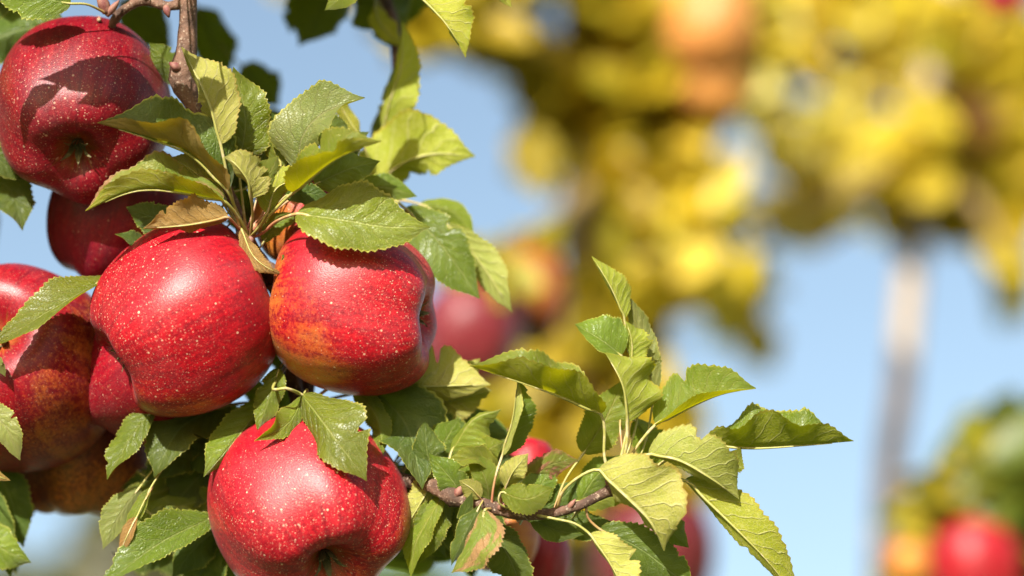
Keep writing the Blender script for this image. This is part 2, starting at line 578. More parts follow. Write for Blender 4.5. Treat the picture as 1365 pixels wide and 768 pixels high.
# bud scales and scars on the twigs
for (x, y, z, dx, dy, r, ln) in ((140, 10, 66, -6, -14, 8, 26), (146, 16, 66, 10, -12, 5, 20), (826, 641, -6, 7, -4, 5, 14), (812, 644, -6, -3, -12, 5, 16), (760, 675, -4, 6, -8, 4, 12),
                                 (668, 676, -4, 8, -6, 5, 12), (610, 658, 14, 6, -10, 6, 12), (236, 90, 40, -10, -6, 6, 12), (195, -4, 66, -4, -9, 5, 10), (222, 12, 56, 3, 10, 5, 12), (318, 318, 52, 3, -12, 6, 18), (330, 326, 50, 6, -9, 6, 18)):
    d = Vector((dx, dy)).normalized() * ln
    branch('bud', [(x - d.x * 0.3, y - d.y * 0.3, z + 2, r * 0.8), (x + d.x * 0.2, y + d.y * 0.2, z - 1, r), (x + d.x * 0.7, y + d.y * 0.7, z - 2, r * 0.6), (x + d.x, y + d.y, z, r * 0.15)], M_BUD, 8, 8, 0.1, 0.1, seedn + int(x))


# ------------------------------------------------------------------ leaves
LEAF_N = [0]


def leaf(mid, wl, al, wr, ar, face=1, top='mid', bot='pale', cl=0.0, cr=0.0, wav=17.0, pet=None, label=None, teeth=22, hi=True, parent=None, thick=None, fold=None):
    """mid: photo points (x, y, depth) from base to tip; wl/wr: blade widths each side of the midrib;
    al/ar: degrees each side turns away from the viewer (negative: towards); cl/cr: extra curl out to the margin"""
    LEAF_N[0] += 1
    rng = random.Random(LEAF_N[0] * 7 + 1)
    parent = parent or TREE
    x0, y0, z0 = mid[0]
    k = kk(z0)
    nl = teeth * 3 if hi else 16
    na = 6 if hi else 3
    pts = [((x - x0), -(y - y0), -(z - z0)) for x, y, z in mid]
    C = spline(pts, nl)
    ln_ = np.linalg.norm(C[-1] - C[0])
    tt_ = np.linspace(0, 1, nl + 1)
    C[:, 2] += ln_ * 0.035 * np.sin(tt_ * 3.14 * 2 + (LEAF_N[0] * 1.7)) * tt_
    T = np.gradient(C, axis=0)
    T /= np.linalg.norm(T, axis=1)[:, None] + 1e-9
    Z = np.array([0, 0, 1.0])
    ph1, ph2 = rng.random() * 6.28, rng.random() * 6.28
    f1 = rng.uniform(0.9, 2.6)
    tw1, tw2, arch = rng.uniform(-26, 26), rng.uniform(-22, 22), rng.uniform(-0.05, 0.07)
    bites = [(rng.choice((1, -1)), rng.uniform(0.25, 0.85), rng.uniform(0.12, 0.42), rng.uniform(0.012, 0.04)) for _ in range(rng.choice((0, 0, 1, 1, 2)))] if hi else []

    def val(a, t):
        return a[0] + (a[1] - a[0]) * t if isinstance(a, (tuple, list)) else a
    thickness = 0.00022 / k
    up, dn, uv = [], [], []
    ncol = 2 * na + 1
    prevL = None
    MN = []
    for i in range(nl + 1):
        t = i / nl
        L = np.cross(Z, T[i])
        ll = np.linalg.norm(L)
        if ll < 0.15 and prevL is not None:
            L = prevL
        else:
            L = L / (ll + 1e-9)
        prevL = L
        Nn = np.cross(T[i], L)
        pr = max(math.sin(math.pi * min(1, (t * 0.985 + 0.008) ** 0.86)), 0.0) ** (0.62 + 0.42 * t)
        if t > 0.86:
            pr *= 1 - 0.25 * (t - 0.86) / 0.14
        if t >= 1:
            pr = 0.01
        row = [None] * ncol
        rowd = [None] * ncol
        ruv = [None] * ncol
        for side in (1, -1):
            w = (wl if side > 0 else wr) * pr * (1 + 0.09 * math.sin(6.28 * f1 * 0.8 * t + ph2 * side) + 0.04 * math.sin(6.28 * 4.3 * t + ph1 * 2 * side))
            for bs, bt, bd, bw in bites:
                if bs == side:
                    w *= 1 - bd * math.exp(-((t - bt) / bw) ** 4)
            a0 = val(al if side > 0 else ar, t) + tw1 * (t - 0.45) * side + tw2 * math.sin(3.0 * t + ph1)
            cu = val(cl if side > 0 else cr, t)
            pos = C[i].copy()
            Ls = L * side
            for j in range(na + 1):
                s = j / na
                a = math.radians(a0 + cu * (s - 0.35) + wav * s * math.sin(2 * math.pi * f1 * t + (ph1 if side > 0 else ph2)) + 14 * (1 - s) * (1 if face > 0 else -1) * -0.4)
                dirv = math.cos(a) * Ls - math.sin(a) * Nn
                if j > 0:
                    step = w / na
                    if j == na and hi:
                        tooth = (t * teeth) % 1.0
                        step += min(w, 30) * 0.155 * (tooth - 0.35) * (0.7 + 0.6 * ((math.floor(t * teeth) * 0.618 + ph1) % 1.0))
                    pos = pos + dirv * step
                nv = math.sin(a) * Ls + math.cos(a) * Nn
                idx = na + side * j
                vph = (t - 0.24 * s ** 0.85) * 8.0 + (0.45 if side > 0 else 0.0) + ph1
                pv = pos + nv * face * (min(w, 40) * 0.030 * (abs(math.sin(math.pi * vph)) - 0.5) * math.sin(math.pi * min(1.0, s * 1.05)))
                row[idx] = pv
                off = 0.0 if j == na else thickness
                rowd[idx] = pv - nv * off * face
                ruv[idx] = (side * s * face, t)
        e1, e2 = row[na + 1] - row[na], row[na - 1] - row[na]
        mn = np.cross(T[i], e1) - np.cross(T[i], e2)
        MN.append(mn / (np.linalg.norm(mn) + 1e-9))
        up += row
        dn += rowd
        uv += ruv
    V = [camvec((p[0] * k, p[1] * k, p[2] * k)) for p in up + dn]
    nt = (nl + 1) * ncol
    F, MI = [], []
    for i in range(nl):
        for j in range(ncol - 1):
            a, b, c, d = i * ncol + j, i * ncol + j + 1, (i + 1) * ncol + j + 1, (i + 1) * ncol + j
            # columns run right -> left of the midrib; wind so that the upper blade faces outwards
            q = (a, d, c, b) if face < 0 else (a, b, c, d)
            q2 = tuple(reversed(q))
            if face > 0:
                F.append(q2[::-1][::-1])
            else:
                F.append(q2)
            MI.append(0)
            F.append(tuple(nt + e for e in (q if face > 0 else q)))
            MI.append(1)
    base = at(x0, y0, z0)
    o = new_obj('leaf', V, F, [TOP[top], BOT[bot]], parent, base - world_loc(parent), mat_idx=MI, uvs=uv + uv)
    if label:
        o['label'] = label
    # stalk and midrib: one slim tube, proud of the underside
    big = max(wl, wr)
    if pet is None:
        b = np.array([x0, y0, z0], float)
        d = np.linalg.norm(NODES - b, axis=1)
        q = NODES[int(np.argmin(d))]
        tdir = np.array([-T[0][0], T[0][1], T[0][2]])
        if d.min() < 120:
            m1 = b + tdir * d.min() * 0.4
            pet = [tuple(q), tuple((m1 * 0.7 + q * 0.3))]
        else:
            e = b + tdir * (45 if hi else 12) + np.array([0, 0, 14])
            pet = [tuple(e), tuple(b + tdir * (22 if hi else 6))]
    sp = [(px - x0, -(py - y0), -(pz - z0)) for px, py, pz in pet]
    r0 = max(1.2, min(2.2, big * 0.034 + 0.6))
    P4 = []
    for i, p in enumerate(sp):
        P4.append((*p, r0 * (1.25 if i == 0 else 1.0)))
    st = max(1, nl // 8)
    for i in range(0, int(nl * 0.93), st):
        t = i / nl
        c = C[i] - MN[i] * face * (r0 * 0.85 * (1 - t) + 0.6) * min(1.0, t * 12)
        P4.append((*c, r0 * 0.95 * (1 - t) ** 1.1 + 0.25))
    P4w = []
    for p in P4:
        v = camvec((p[0] * k, p[1] * k, p[2] * k))
        P4w.append((v.x, v.y, v.z, p[3] * k))
    sv, sf, su = tube(P4w, 6, 26 if hi else 12)
    new_obj('leaf_stalk', sv, sf, [M_STALK], o, (0, 0, 0), uvs=su)
    return o


exec_leaves = []
NODE = (326, 316, 55)          # where the main leaf rosette grows

# --- top left, around the first apple
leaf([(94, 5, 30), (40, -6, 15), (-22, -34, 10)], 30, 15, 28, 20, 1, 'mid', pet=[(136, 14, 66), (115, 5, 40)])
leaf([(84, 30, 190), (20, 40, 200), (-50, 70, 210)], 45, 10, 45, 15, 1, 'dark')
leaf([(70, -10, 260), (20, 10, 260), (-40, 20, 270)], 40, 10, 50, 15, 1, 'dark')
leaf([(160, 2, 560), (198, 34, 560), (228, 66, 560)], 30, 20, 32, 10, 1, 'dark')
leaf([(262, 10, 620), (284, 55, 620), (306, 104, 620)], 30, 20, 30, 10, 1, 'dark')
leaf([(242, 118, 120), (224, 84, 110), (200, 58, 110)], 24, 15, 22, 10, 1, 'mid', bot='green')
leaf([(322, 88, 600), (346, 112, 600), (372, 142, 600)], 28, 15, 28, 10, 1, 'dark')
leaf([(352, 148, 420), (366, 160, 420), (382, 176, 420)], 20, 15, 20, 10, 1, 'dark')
# leaves over the frame that shade the first apple
for q, (sx, sy, sz, ex, ey, ez, w) in enumerate(((160, -84, -150, 0, -92, -200, 40), (110, -140, -160, -60, -132, -200, 36), (130, -84, -220, -10, -80, -250, 36), (170, -130, -180, 60, -120, -220, 34), (-20, -90, -170, -100, -70, -200, 20), (215, -78, -185, 78, -74, -215, 36), (110, -50, -215, 20, -52, -240, 26), (100, -116, -170, -20, -112, -190, 22))):
    leaf([(sx, sy, sz), ((sx + ex) / 2, (sy + ey) / 2 - 4, (sz + ez) / 2), (ex, ey, ez)], w, 5, w, 15, 1, 'mid', pet=[(205, -190, 118), ((sx + 205) / 2, (sy - 190) / 2, sz / 2)])
# the big dark leaf across the first apple
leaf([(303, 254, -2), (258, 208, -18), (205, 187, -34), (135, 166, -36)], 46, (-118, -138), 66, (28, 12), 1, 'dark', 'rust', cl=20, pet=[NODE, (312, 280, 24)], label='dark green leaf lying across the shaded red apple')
leaf([(294, 192, -8), (279, 136, -12), (241, 62, -4)], 26, 78, 44, 14, -1, 'mid', 'pale', cr=-10, pet=[(318, 322, 46), (307, 262, 12), (300, 222, -4)], label='pale leaf underside pointing up beside the branch')
leaf([(318, 222, 30), (328, 160, 22), (312, 90, 26)], 30, 10, 36, 25, 1, 'mid', pet=[NODE, (322, 270, 44)])
leaf([(292, 262, 20), (256, 226, 6), (222, 210, 10)], 18, 10, 20, 20, -1, 'mid', 'pale', pet=[NODE, (304, 285, 40)])
leaf([(298, 268, 0), (240, 256, -20), (184, 256, -34), (120, 282, -40)], 32, (-122, -145), 48, (42, 20), 1, 'worn', 'gold', pet=[NODE, (314, 288, 24)], label='curled yellow-green leaf with brown patches above the centre apple')
leaf([(304, 290, 4), (255, 300, -14), (195, 305, -22)], 16, 70, 38, (4, -8), -1, 'worn', 'rust', cr=-25, pet=[NODE, (314, 302, 28)], label='orange-brown leaf underside arching over the centre apple')
leaf([(236, 300, 70), (206, 290, 70), (168, 276, 74)], 24, 10, 22, 20, 1, 'dark')
leaf([(205, 330, 60), (180, 322, 50), (155, 312, 50)], 12, -60, 14, 20, 1, 'dark')
leaf([(334, 264, -18), (332, 242, -30), (316, 220, -36), (300, 210, -30)], 14, 40, 34, (10, -20), -1, 'mid', 'pale', pet=[NODE, (334, 285, 8)])
leaf([(336, 262, -10), (356, 236, -14), (372, 208, -12)], 24, -10, 14, 35, 1, 'bright', pet=[NODE, (334, 282, 14)])
# the rosette right of the branch
leaf([(398, 226, 14), (404, 184, 4), (432, 152, 0), (487, 131, 8)], 48, 18, 34, (10, -95), 1, 'pale', 'green', cr=-20, pet=[NODE, (352, 286, 34), (384, 250, 18)])
leaf([(374, 224, 34), (364, 180, 30), (400, 130, 34)], 16, 25, 30, 15, 1, 'bright', pet=[NODE, (352, 280, 40)])
leaf([(392, 256, -20), (418, 238, -60), (460, 212, -95), (513, 193, -105)], 48, (34, 22), 34, (-118, -145), 1, 'bright', 'gold', pet=[NODE, (350, 292, 16), (376, 268, -4)], label='bright green folded leaf at the top of the leaf rosette')
leaf([(356, 284, 6), (372, 250, -8), (418, 236, -14)], 26, 10, 16, 40, -1, 'mid', 'gold', pet=[NODE, (342, 304, 24)])
leaf([(478, 180, 170), (456, 145, 170), (440, 116, 170)], 10, 10, 12, 20, -1, 'mid', 'gold')
leaf([(420, 246, 60), (462, 226, 66), (506, 214, 70)], 26, 20, 26, 10, 1, 'mid', pet=[NODE, (380, 272, 52)])
leaf([(400, 160, 60), (440, 172, 70), (478, 196, 80)], 24, 20, 24, 10, 1, 'mid', pet=[(480, 260, 218), (420, 220, 90)])
leaf([(396, 285, -28), (450, 293, -46), (515, 303, -48), (574, 303, -36)], 52, (38, 30), 42, (-18, -4), 1, 'mid', 'rust', cr=18, pet=[NODE, (346, 308, 30), (366, 294, 0)], label='broad serrated leaf shading the top of the right-hand sharp apple')
leaf([(322, 306, 20), (338, 340, 6), (360, 358, 0), (379, 366, 6)], 11, 25, 14, 10, -1, 'mid', 'rust', pet=[NODE, (322, 306, 34)])
leaf([(352, 322, 60), (366, 300, 60), (400, 285, 60)], 14, 10, 14, 10, 1, 'mid')
leaf([(384, 330, 20), (384, 345, 6), (378, 362, 8)], 8, 10, 8, 10, 1, 'dark')

leaf([(400, 230, 90), (390, 190, 84), (362, 150, 90)], 22, 15, 24, 12, 1, 'dark', 'green', pet=[NODE, (360, 280, 70)])
leaf([(420, 236, 100), (448, 206, 92), (492, 176, 96)], 24, 15, 22, 12, 1, 'dark', 'green', pet=[NODE, (370, 280, 75)])
leaf([(470, 262, 120), (508, 250, 110), (556, 262, 112)], 22, 15, 20, 12, 1, 'mid', 'green')
leaf([(345, 250, 70), (352, 205, 62), (372, 168, 66)], 18, 15, 18, 12, 1, 'mid', 'green', pet=[NODE, (338, 285, 60)])
leaf([(290, 240, 60), (262, 236, 50), (226, 250, 50)], 18, 15, 16, 12, 1, 'bright', 'green', pet=[NODE, (308, 280, 50)])
leaf([(380, 262, 40), (404, 258, 30), (440, 262, 30)], 16, 15, 14, 12, 1, 'dark', 'green', pet=[NODE, (350, 290, 45)])

# --- leaves behind and right of the right-hand apple
leaf([(540, 278, 150), (588, 326, 140), (640, 398, 120)], 34, 26, 46, 6, 1, 'mid', 'green', pet=[(470, 320, 228), (515, 268, 170)])
leaf([(560, 272, 210), (604, 282, 200), (634, 320, 200)], 16, 20, 18, 10, 1, 'mid', 'pale')
leaf([(596, 300, 190), (640, 350, 180), (683, 416, 170)], 26, -14, 24, 25, -1, 'mid', 'pale', pet=[(480, 260, 218), (560, 272, 200)])
# pale twisted leaves on the soft branch
leaf([(504, 205, 250), (520, 140, 235), (536, 90, 230), (537, 30, 230)], 12, 60, 34, 6, -1, 'mid', 'gold', pet=[(490, 238, 240)], label='soft pale leaf twisting upward against the blue sky')
leaf([(522, 186, 260), (524, 140, 260), (528, 84, 270)], 18, 15, 24, 30, 1, 'mid', 'green')
leaf([(486, 262, 236), (532, 222, 220), (578, 207, 210), (634, 210, 215)], 62, (14, 4), 30, (55, 25), -1, 'mid', 'gold', pet=[(470, 300, 228)], label='soft yellow-green leaf with a curved midrib below the sky gap')
leaf([(500, 240, 300), (508, 190, 300), (516, 120, 310)], 16, 15, 18, 30, 1, 'dark')
leaf([(560, 175, 280), (585, 195, 280), (606, 214, 280)], 18, 20, 18, 20, 1, 'dark')
# top middle
leaf([(470, -40, 520), (428, 10, 520), (398, 62, 520)], 38, 15, 40, 15, 1, 'dark')
leaf([(410, -25, 580), (396, 10, 580), (386, 45, 580)], 20, 15, 20, 15, 1, 'dark')
leaf([(494, -40, 400), (512, 20, 400), (528, 66, 400)], 44, 15, 46, 15, 1, 'dark')
leaf([(545, -40, 460), (540, 0, 460), (530, 40, 460)], 30, 15, 26, 15, 1, 'dark')
leaf([(482, -22, 20), (456, -4, 18), (433, 14, 20)], 16, 10, 14, 15, 1, 'bright', pet=[(500, -80, 420), (500, -40, 60)])
leaf([(500, 8, 300), (508, 34, 290), (536, 64, 290)], 18, 10, 14, 10, -1, 'worn', 'gold')
leaf([(548, -16, 40), (594, 32, 30), (621, 77, 30)], 44, 10, 14, 82, -1, 'mid', 'gold', cl=10, pet=[(500, -60, 430), (530, -40, 80)], label='pale yellow leaf hanging sharp from the top edge')
leaf([(630, -40, 40), (660, -14, 30), (682, 11, 30)], 18, 10, 12, 20, -1, 'mid', 'gold')

# --- left edge
leaf([(-30, 236, 150), (14, 252, 140), (37, 308, 120)], 30, (20, 5), 36, (30, -60), 1, 'dark', 'pale', label='dark leaf with a pale rim at the left edge under the shaded apple')
leaf([(-30, 196, 130), (6, 218, 120), (38, 240, 130)], 18, 15, 22, -40, 1, 'dark', 'pale')
leaf([(-40, 150, 200), (0, 190, 190), (20, 226, 190)], 26, 15, 30, 20, 1, 'mid')
leaf([(-40, 90, 250), (0, 140, 240), (10, 200, 240)], 30, 15, 40, 20, 1, 'dark')
leaf([(142, 370, 66), (104, 396, 26), (58, 426, 2), (6, 462, -14)], 18, (-80, -20), 34, (18, 24), 1, 'mid', 'gold', cl=-30, pet=[(190, 360, 120), (166, 364, 100)], label='curled green leaf lying over the big orange-red apple at the left')
leaf([(-26, 540, -10), (10, 568, -22), (29, 613, -22)], 20, 12, 22, 14, 1, 'pale')
leaf([(-18, 470, 10), (0, 486, 4), (8, 502, 4)], 8, 10, 8, 10, 1, 'pale')
leaf([(-36, 600, 190), (10, 650, 180), (34, 728, 180)], 30, 15, 34, 20, 1, 'dark')
leaf([(-40, 700, 130), (4, 730, 120), (44, 748, 120)], 26, 15, 34, 20, 1, 'mid')
leaf([(-30, 640, 150), (-4, 690, 140), (16, 770, 140)], 24, 15, 30, 20, 1, 'dark')
leaf([(-20, 622, 40), (0, 634, 30), (16, 640, 30)], 7, 10, 7, 10, -1, 'mid', 'rust')

# --- lower left, under the centre apple
leaf([(204, 546, 80), (176, 584, 60), (149, 636, 46)], 18, (10, -70), 28, 24, 1, 'mid', 'green', label='small sunlit leaf under the left apples, lowest tip pointing down-left')
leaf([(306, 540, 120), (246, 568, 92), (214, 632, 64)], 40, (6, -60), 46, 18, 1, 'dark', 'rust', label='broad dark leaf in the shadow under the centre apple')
leaf([(352, 536, 84), (318, 584, 44), (281, 630, 4)], 22, (30, 45), 34, 8, 1, 'mid', 'gold', label='half-shaded leaf to the upper left of the lowest apple')
leaf([(300, 590, 140), (262, 610, 130), (226, 618, 130)], 24, 15, 22, 10, 1, 'dark')
leaf([(186, 650, 80), (160, 688, 64), (141, 730, 60)], 16, 30, 22, 10, 1, 'pale')
leaf([(200, 652, 60), (184, 680, 48), (170, 706, 44)], 10, -30, 10, 10, 1, 'mid', 'gold')
leaf([(182, 690, 40), (172, 712, 34), (160, 738, 32)], 8, -30, 12, 10, -1, 'worn', 'rust')
leaf([(290, 662, 150), (236, 676, 140), (176, 704, 136)], 26, 15, 26, 20, 1, 'mid', pet=[(330, 650, 160), (310, 655, 90)])
leaf([(282, 690, 80), (216, 722, 40), (140, 780, 10)], 26, (-10, -50), 36, 20, 1, 'mid', 'green', pet=[(320, 670, 150), (300, 680, 50)], label='large lit leaf at the bottom edge left of the lowest apple')
leaf([(320, 690, 110), (270, 720, 100), (230, 770, 100)], 30, 15, 30, 20, 1, 'dark')
leaf([(300, 730, 120), (270, 760, 120), (250, 800, 120)], 30, 15, 30, 20, 1, 'dark')

# --- between the apples and above the lowest one
leaf([(372, 492, 60), (360, 532, 40), (346, 574, 30)], 18, 15, 20, 10, 1, 'mid')
leaf([(404, 528, 40), (388, 562, 0), (346, 584, -24)], 14, (40, -20), 22, (10, -40), 1, 'mid', 'gold', pet=[(402, 545, 140), (408, 520, 60)])
leaf([(402, 526, 30), (440, 566, -30), (494, 634, -64)], 52, (16, 10), 34, (16, -10), 1, 'mid', 'rust', cr=14, pet=[(384, 470, 168), (364, 516, 30), (384, 516, -6)], label='serrated sunlit leaf hanging over the lowest apple')
leaf([(474, 520, 90), (504, 556, 70), (513, 604, 50)], 18, 20, 22, 30, 1, 'mid', 'pale', pet=[(402, 545, 140), (440, 518, 60)])
leaf([(486, 516, 110), (540, 560, 80), (566, 646, 40)], 52, 16, 42, (20, -50), 1, 'dark', 'gold', pet=[(402, 545, 140), (450, 512, 70)], label='large dark leaf with lit lower half right of the lowest apple')
leaf([(584, 632, 60), (562, 668, 50), (536, 712, 50)], 20, 18, 24, 10, -1, 'mid', 'pale', pet=[(588, 650, 38)])
leaf([(500, 520, 120), (575, 515, 105), (654, 512, 96)], 60, 18, 26, 30, -1, 'mid', 'pale', pet=[(402, 545, 168), (450, 530, 140)], label='wide pale leaf half in shadow behind the right-hand sharp apple')
leaf([(560, 540, 130), (610, 532, 126), (656, 520, 120)], 30, 15, 30, 20, -1, 'mid', 'pale')
leaf([(602, 602, 60), (630, 560, 50), (668, 545, 50)], 14, 70, 34, 8, 1, 'bright', pet=[(596, 655, 28), (596, 630, 45)])
leaf([(664, 624, 36), (628, 610, 24), (595, 624, 26)], 12, -40, 18, 14, 1, 'bright', pet=[(600, 660, 22), (655, 640, 30)])
leaf([(640, 622, 60), (650, 600, 50), (672, 588, 50)], 18, 15, 18, 20, 1, 'bright')
leaf([(600, 640, 70), (640, 630, 60), (672, 620, 60)], 14, 15, 14, 20, 1, 'mid')
leaf([(670, 606, 0), (684, 560, -14), (690, 502, -10)], 20, -120, 34, (20, 10), 1, 'mid', 'pale', pet=[(655, 680, 4), (657, 655, -4), (662, 630, -4)])
leaf([(674, 650, -20), (684, 628, -32), (704, 604, -30)], 18, 25, 18, 20, -1, 'mid', 'pale', pet=[(668, 680, 0), (668, 664, -14)])
leaf([(668, 656, -20), (702, 664, -34), (737, 650, -28)], 24, 20, 22, 6, 1, 'bright', pet=[(690, 684, 0), (666, 672, -16)])
leaf([(640, 664, 0), (628, 650, -8), (612, 640, -8)], 14, 10, 14, 10, -1, 'mid', 'pale')
leaf([(640, 674, -14), (622, 706, -30), (602, 752, -34)], 14, 30, 18, 40, 1, 'dark')
leaf([(646, 680, -18), (636, 716, -36), (602, 762, -40)], 34, (6, -10), 14, 40, 1, 'worn', 'rust', wav=14, pet=[(655, 680, 0)], label='blotched leaf with dry pinkish-brown edges hanging below the twig')
leaf([(630, 664, 10), (618, 690, -4), (630, 654, -10)], 10, 10, 10, 10, 1, 'dark')
leaf([(700, 650, 50), (732, 620, 40), (772, 612, 44)], 20, 15, 18, 20, 1, 'worn', 'rust')
leaf([(700, 690, 40), (745, 668, 50), (772, 640, 60)], 26, 15, 26, 20, 1, 'dark')
leaf([(650, 700, 40), (680, 744, 30), (700, 800, 30)], 30, 15, 32, 20, 1, 'dark')
leaf([(706, 690, 30), (742, 706, 20), (778, 712, 24)], 16, 20, 16, 10, 1, 'dark')
leaf([(770, 668, 30), (800, 668, 30), (842, 650, 36)], 10, 20, 14, 10, 1, 'bright')

leaf([(596, 650, 70), (572, 610, 56), (566, 560, 60)], 24, 15, 28, 12, 1, 'dark', 'green')
leaf([(604, 655, 50), (640, 640, 40), (664, 612, 46)], 20, 20, 18, 10, 1, 'mid', 'green')
leaf([(590, 650, 80), (610, 600, 80), (652, 572, 84)], 26, 15, 24, 10, 1, 'mid', 'green')
leaf([(640, 668, 60), (656, 700, 50), (640, 742, 50)], 20, 20, 22, 10, 1, 'dark', 'green')
leaf([(600, 662, 60), (576, 700, 46), (560, 750, 50)], 24, 15, 26, 20, 1, 'mid', 'green')
leaf([(590, 660, 50), (556, 720, 36), (548, 768, 36)], 16, -30, 20, 20, 1, 'bright', 'gold')
leaf([(660, 680, 70), (700, 668, 64), (744, 640, 70)], 24, 15, 22, 10, 1, 'mid', 'green')
leaf([(735, 684, 50), (770, 700, 40), (830, 702, 46)], 20, 15, 18, 10, 1, 'dark', 'green')
leaf([(575, 560, 150), (600, 520, 140), (640, 478, 140)], 30, 15, 30, 10, -1, 'mid', 'pale')
leaf([(560, 585, 140), (590, 575, 120), (640, 590, 120)], 30, 15, 30, 10, 1, 'dark', 'green')

leaf([(560, 648, 90), (580, 610, 76), (612, 556, 76)], 34, 15, 32, 12, 1, 'mid', 'green')
leaf([(520, 640, 120), (548, 690, 100), (596, 742, 96)], 34, 15, 34, 12, 1, 'dark', 'green')
leaf([(612, 668, 80), (640, 712, 66), (690, 748, 66)], 30, 15, 28, 12, 1, 'mid', 'green')
leaf([(576, 650, 100), (600, 688, 86), (612, 742, 86)], 30, 15, 30, 12, 1, 'dark', 'green')
leaf([(620, 668, 30), (604, 640, 16), (572, 604, 20)], 20, 15, 22, 12, 1, 'mid', 'green')
leaf([(652, 676, 40), (648, 640, 26), (626, 596, 30)], 18, 15, 20, 12, 1, 'bright', 'green')
leaf([(700, 686, 50), (718, 650, 40), (748, 606, 44)], 22, 15, 20, 12, 1, 'mid', 'green')
leaf([(770, 676, 60), (790, 640, 52), (826, 606, 56)], 24, 15, 22, 12, 1, 'mid', 'green')
leaf([(300, 560, 150), (250, 590, 130), (196, 640, 120)], 34, 15, 36, 12, 1, 'dark', 'green')
leaf([(310, 600, 170), (262, 640, 150), (222, 690, 140)], 34, 15, 34, 12, 1, 'dark', 'green')
leaf([(250, 640, 160), (210, 656, 140), (158, 664, 130)], 24, 15, 26, 12, 1, 'mid', 'green')

# --- the sharp leafy shoot on the right
SH = (818, 648, -2)
leaf([(801, 552, -8), (756, 530, -28), (695, 508, -38), (626, 487, -30)], 54, (-128, -136), 56, (40, 26), 1, 'bright', 'gold', pet=[SH, (806, 610, 0), (806, 575, -2)], label='long folded leaf reaching left from the sharp shoot')
leaf([(832, 424, 20), (814, 384, 14), (789, 342, 16)], 8, 60, 26, 10, -1, 'mid', 'gold', pet=[(838, 470, 26)], label='topmost narrow leaf tip of the sharp shoot')
leaf([(828, 474, 6), (802, 454, -4), (766, 432, -6)], 14, (-30, -10), 40, 22, 1, 'mid', 'pale', pet=[SH, (838, 560, 10), (836, 500, 12)])
leaf([(872, 520, 40), (856, 456, 34), (834, 388, 34)], 14, 25, 22, 12, 1, 'pale', 'pale', pet=[SH, (856, 600, 30)])
leaf([(842, 486, 10), (842, 456, 6), (834, 428, 6)], 8, 40, 26, 10, -1, 'mid', 'gold', pet=[SH, (850, 560, 20)])
leaf([(836, 562, -10), (829, 514, -18), (807, 470, -16)], 12, 75, 60, (12, 2), -1, 'bright', 'gold', cr=8, pet=[SH, (834, 600, -8)], label='broad leaf underside lit through, upright at the middle of the shoot')
leaf([(778, 604, 50), (806, 560, 44), (832, 506, 44)], 30, 15, 30, 10, 1, 'bright', 'green', pet=[(735, 684, 0), (752, 640, 30)])
leaf([(874, 566, 20), (922, 540, 6), (962, 524, 0), (1006, 517, 8)], 54, (20, 10), 22, (-100, -130), 1, 'bright', 'gold', pet=[SH, (846, 600, 20)], label='bright green leaf rising right above the pale leaves of the shoot')
leaf([(942, 590, 20), (1000, 595, 4), (1070, 591, -2), (1136, 587, 6)], 60, (44, 32), 56, (-128, -134), 1, 'mid', 'gold', pet=[SH, (860, 630, 16), (905, 604, 22)], label='long olive leaf pointing right against the open sky')
leaf([(864, 606, -16), (904, 612, -32), (946, 636, -38), (984, 664, -30)], 56, (6, 0), 14, 60, -1, 'bright', 'pale', cl=14, pet=[SH, (838, 618, -8)])
leaf([(946, 646, 10), (968, 622, 4), (988, 596, 6)], 16, 25, 22, 10, 1, 'bright', 'pale', pet=[SH, (900, 640, 14)])
leaf([(797, 626, -24), (836, 662, -48), (866, 694, -54), (884, 732, -40)], 70, (6, 0), 26, (60, 110), -1, 'mid', 'pale', cl=12, pet=[(742, 680, -2), (752, 654, -16), (775, 634, -24)], label='largest pale cream leaf underside at the front of the shoot')
leaf([(872, 690, 0), (894, 708, -6), (918, 730, -4)], 22, 20, 16, 20, 1, 'mid', 'green')
leaf([(916, 642, -4), (976, 700, -20), (1026, 752, -26), (1066, 806, -20)], 46, (4, 8), 14, (50, 20), -1, 'mid', 'gold', pet=[SH, (865, 634, 6)], label='long brownish-olive leaf drooping to the bottom edge right of the shoot')
leaf([(914, 640, 6), (945, 648, 4), (990, 680, 6)], 16, 20, 10, 10, 1, 'mid')
leaf([(786, 712, -16), (812, 748, -28), (842, 806, -30)], 36, 4, 10, 70, -1, 'mid', 'pale', pet=[(716, 688, -4), (740, 692, -14), (766, 698, -16)], label='small pale leaf with a thick whitish stalk at the bottom edge')
leaf([(800, 706, 10), (858, 734, 4), (930, 792, 6)], 34, 14, 30, 10, 1, 'dark')
leaf([(846, 560, 60), (866, 590, 56), (884, 620, 56)], 26, 15, 26, 20, 1, 'mid')

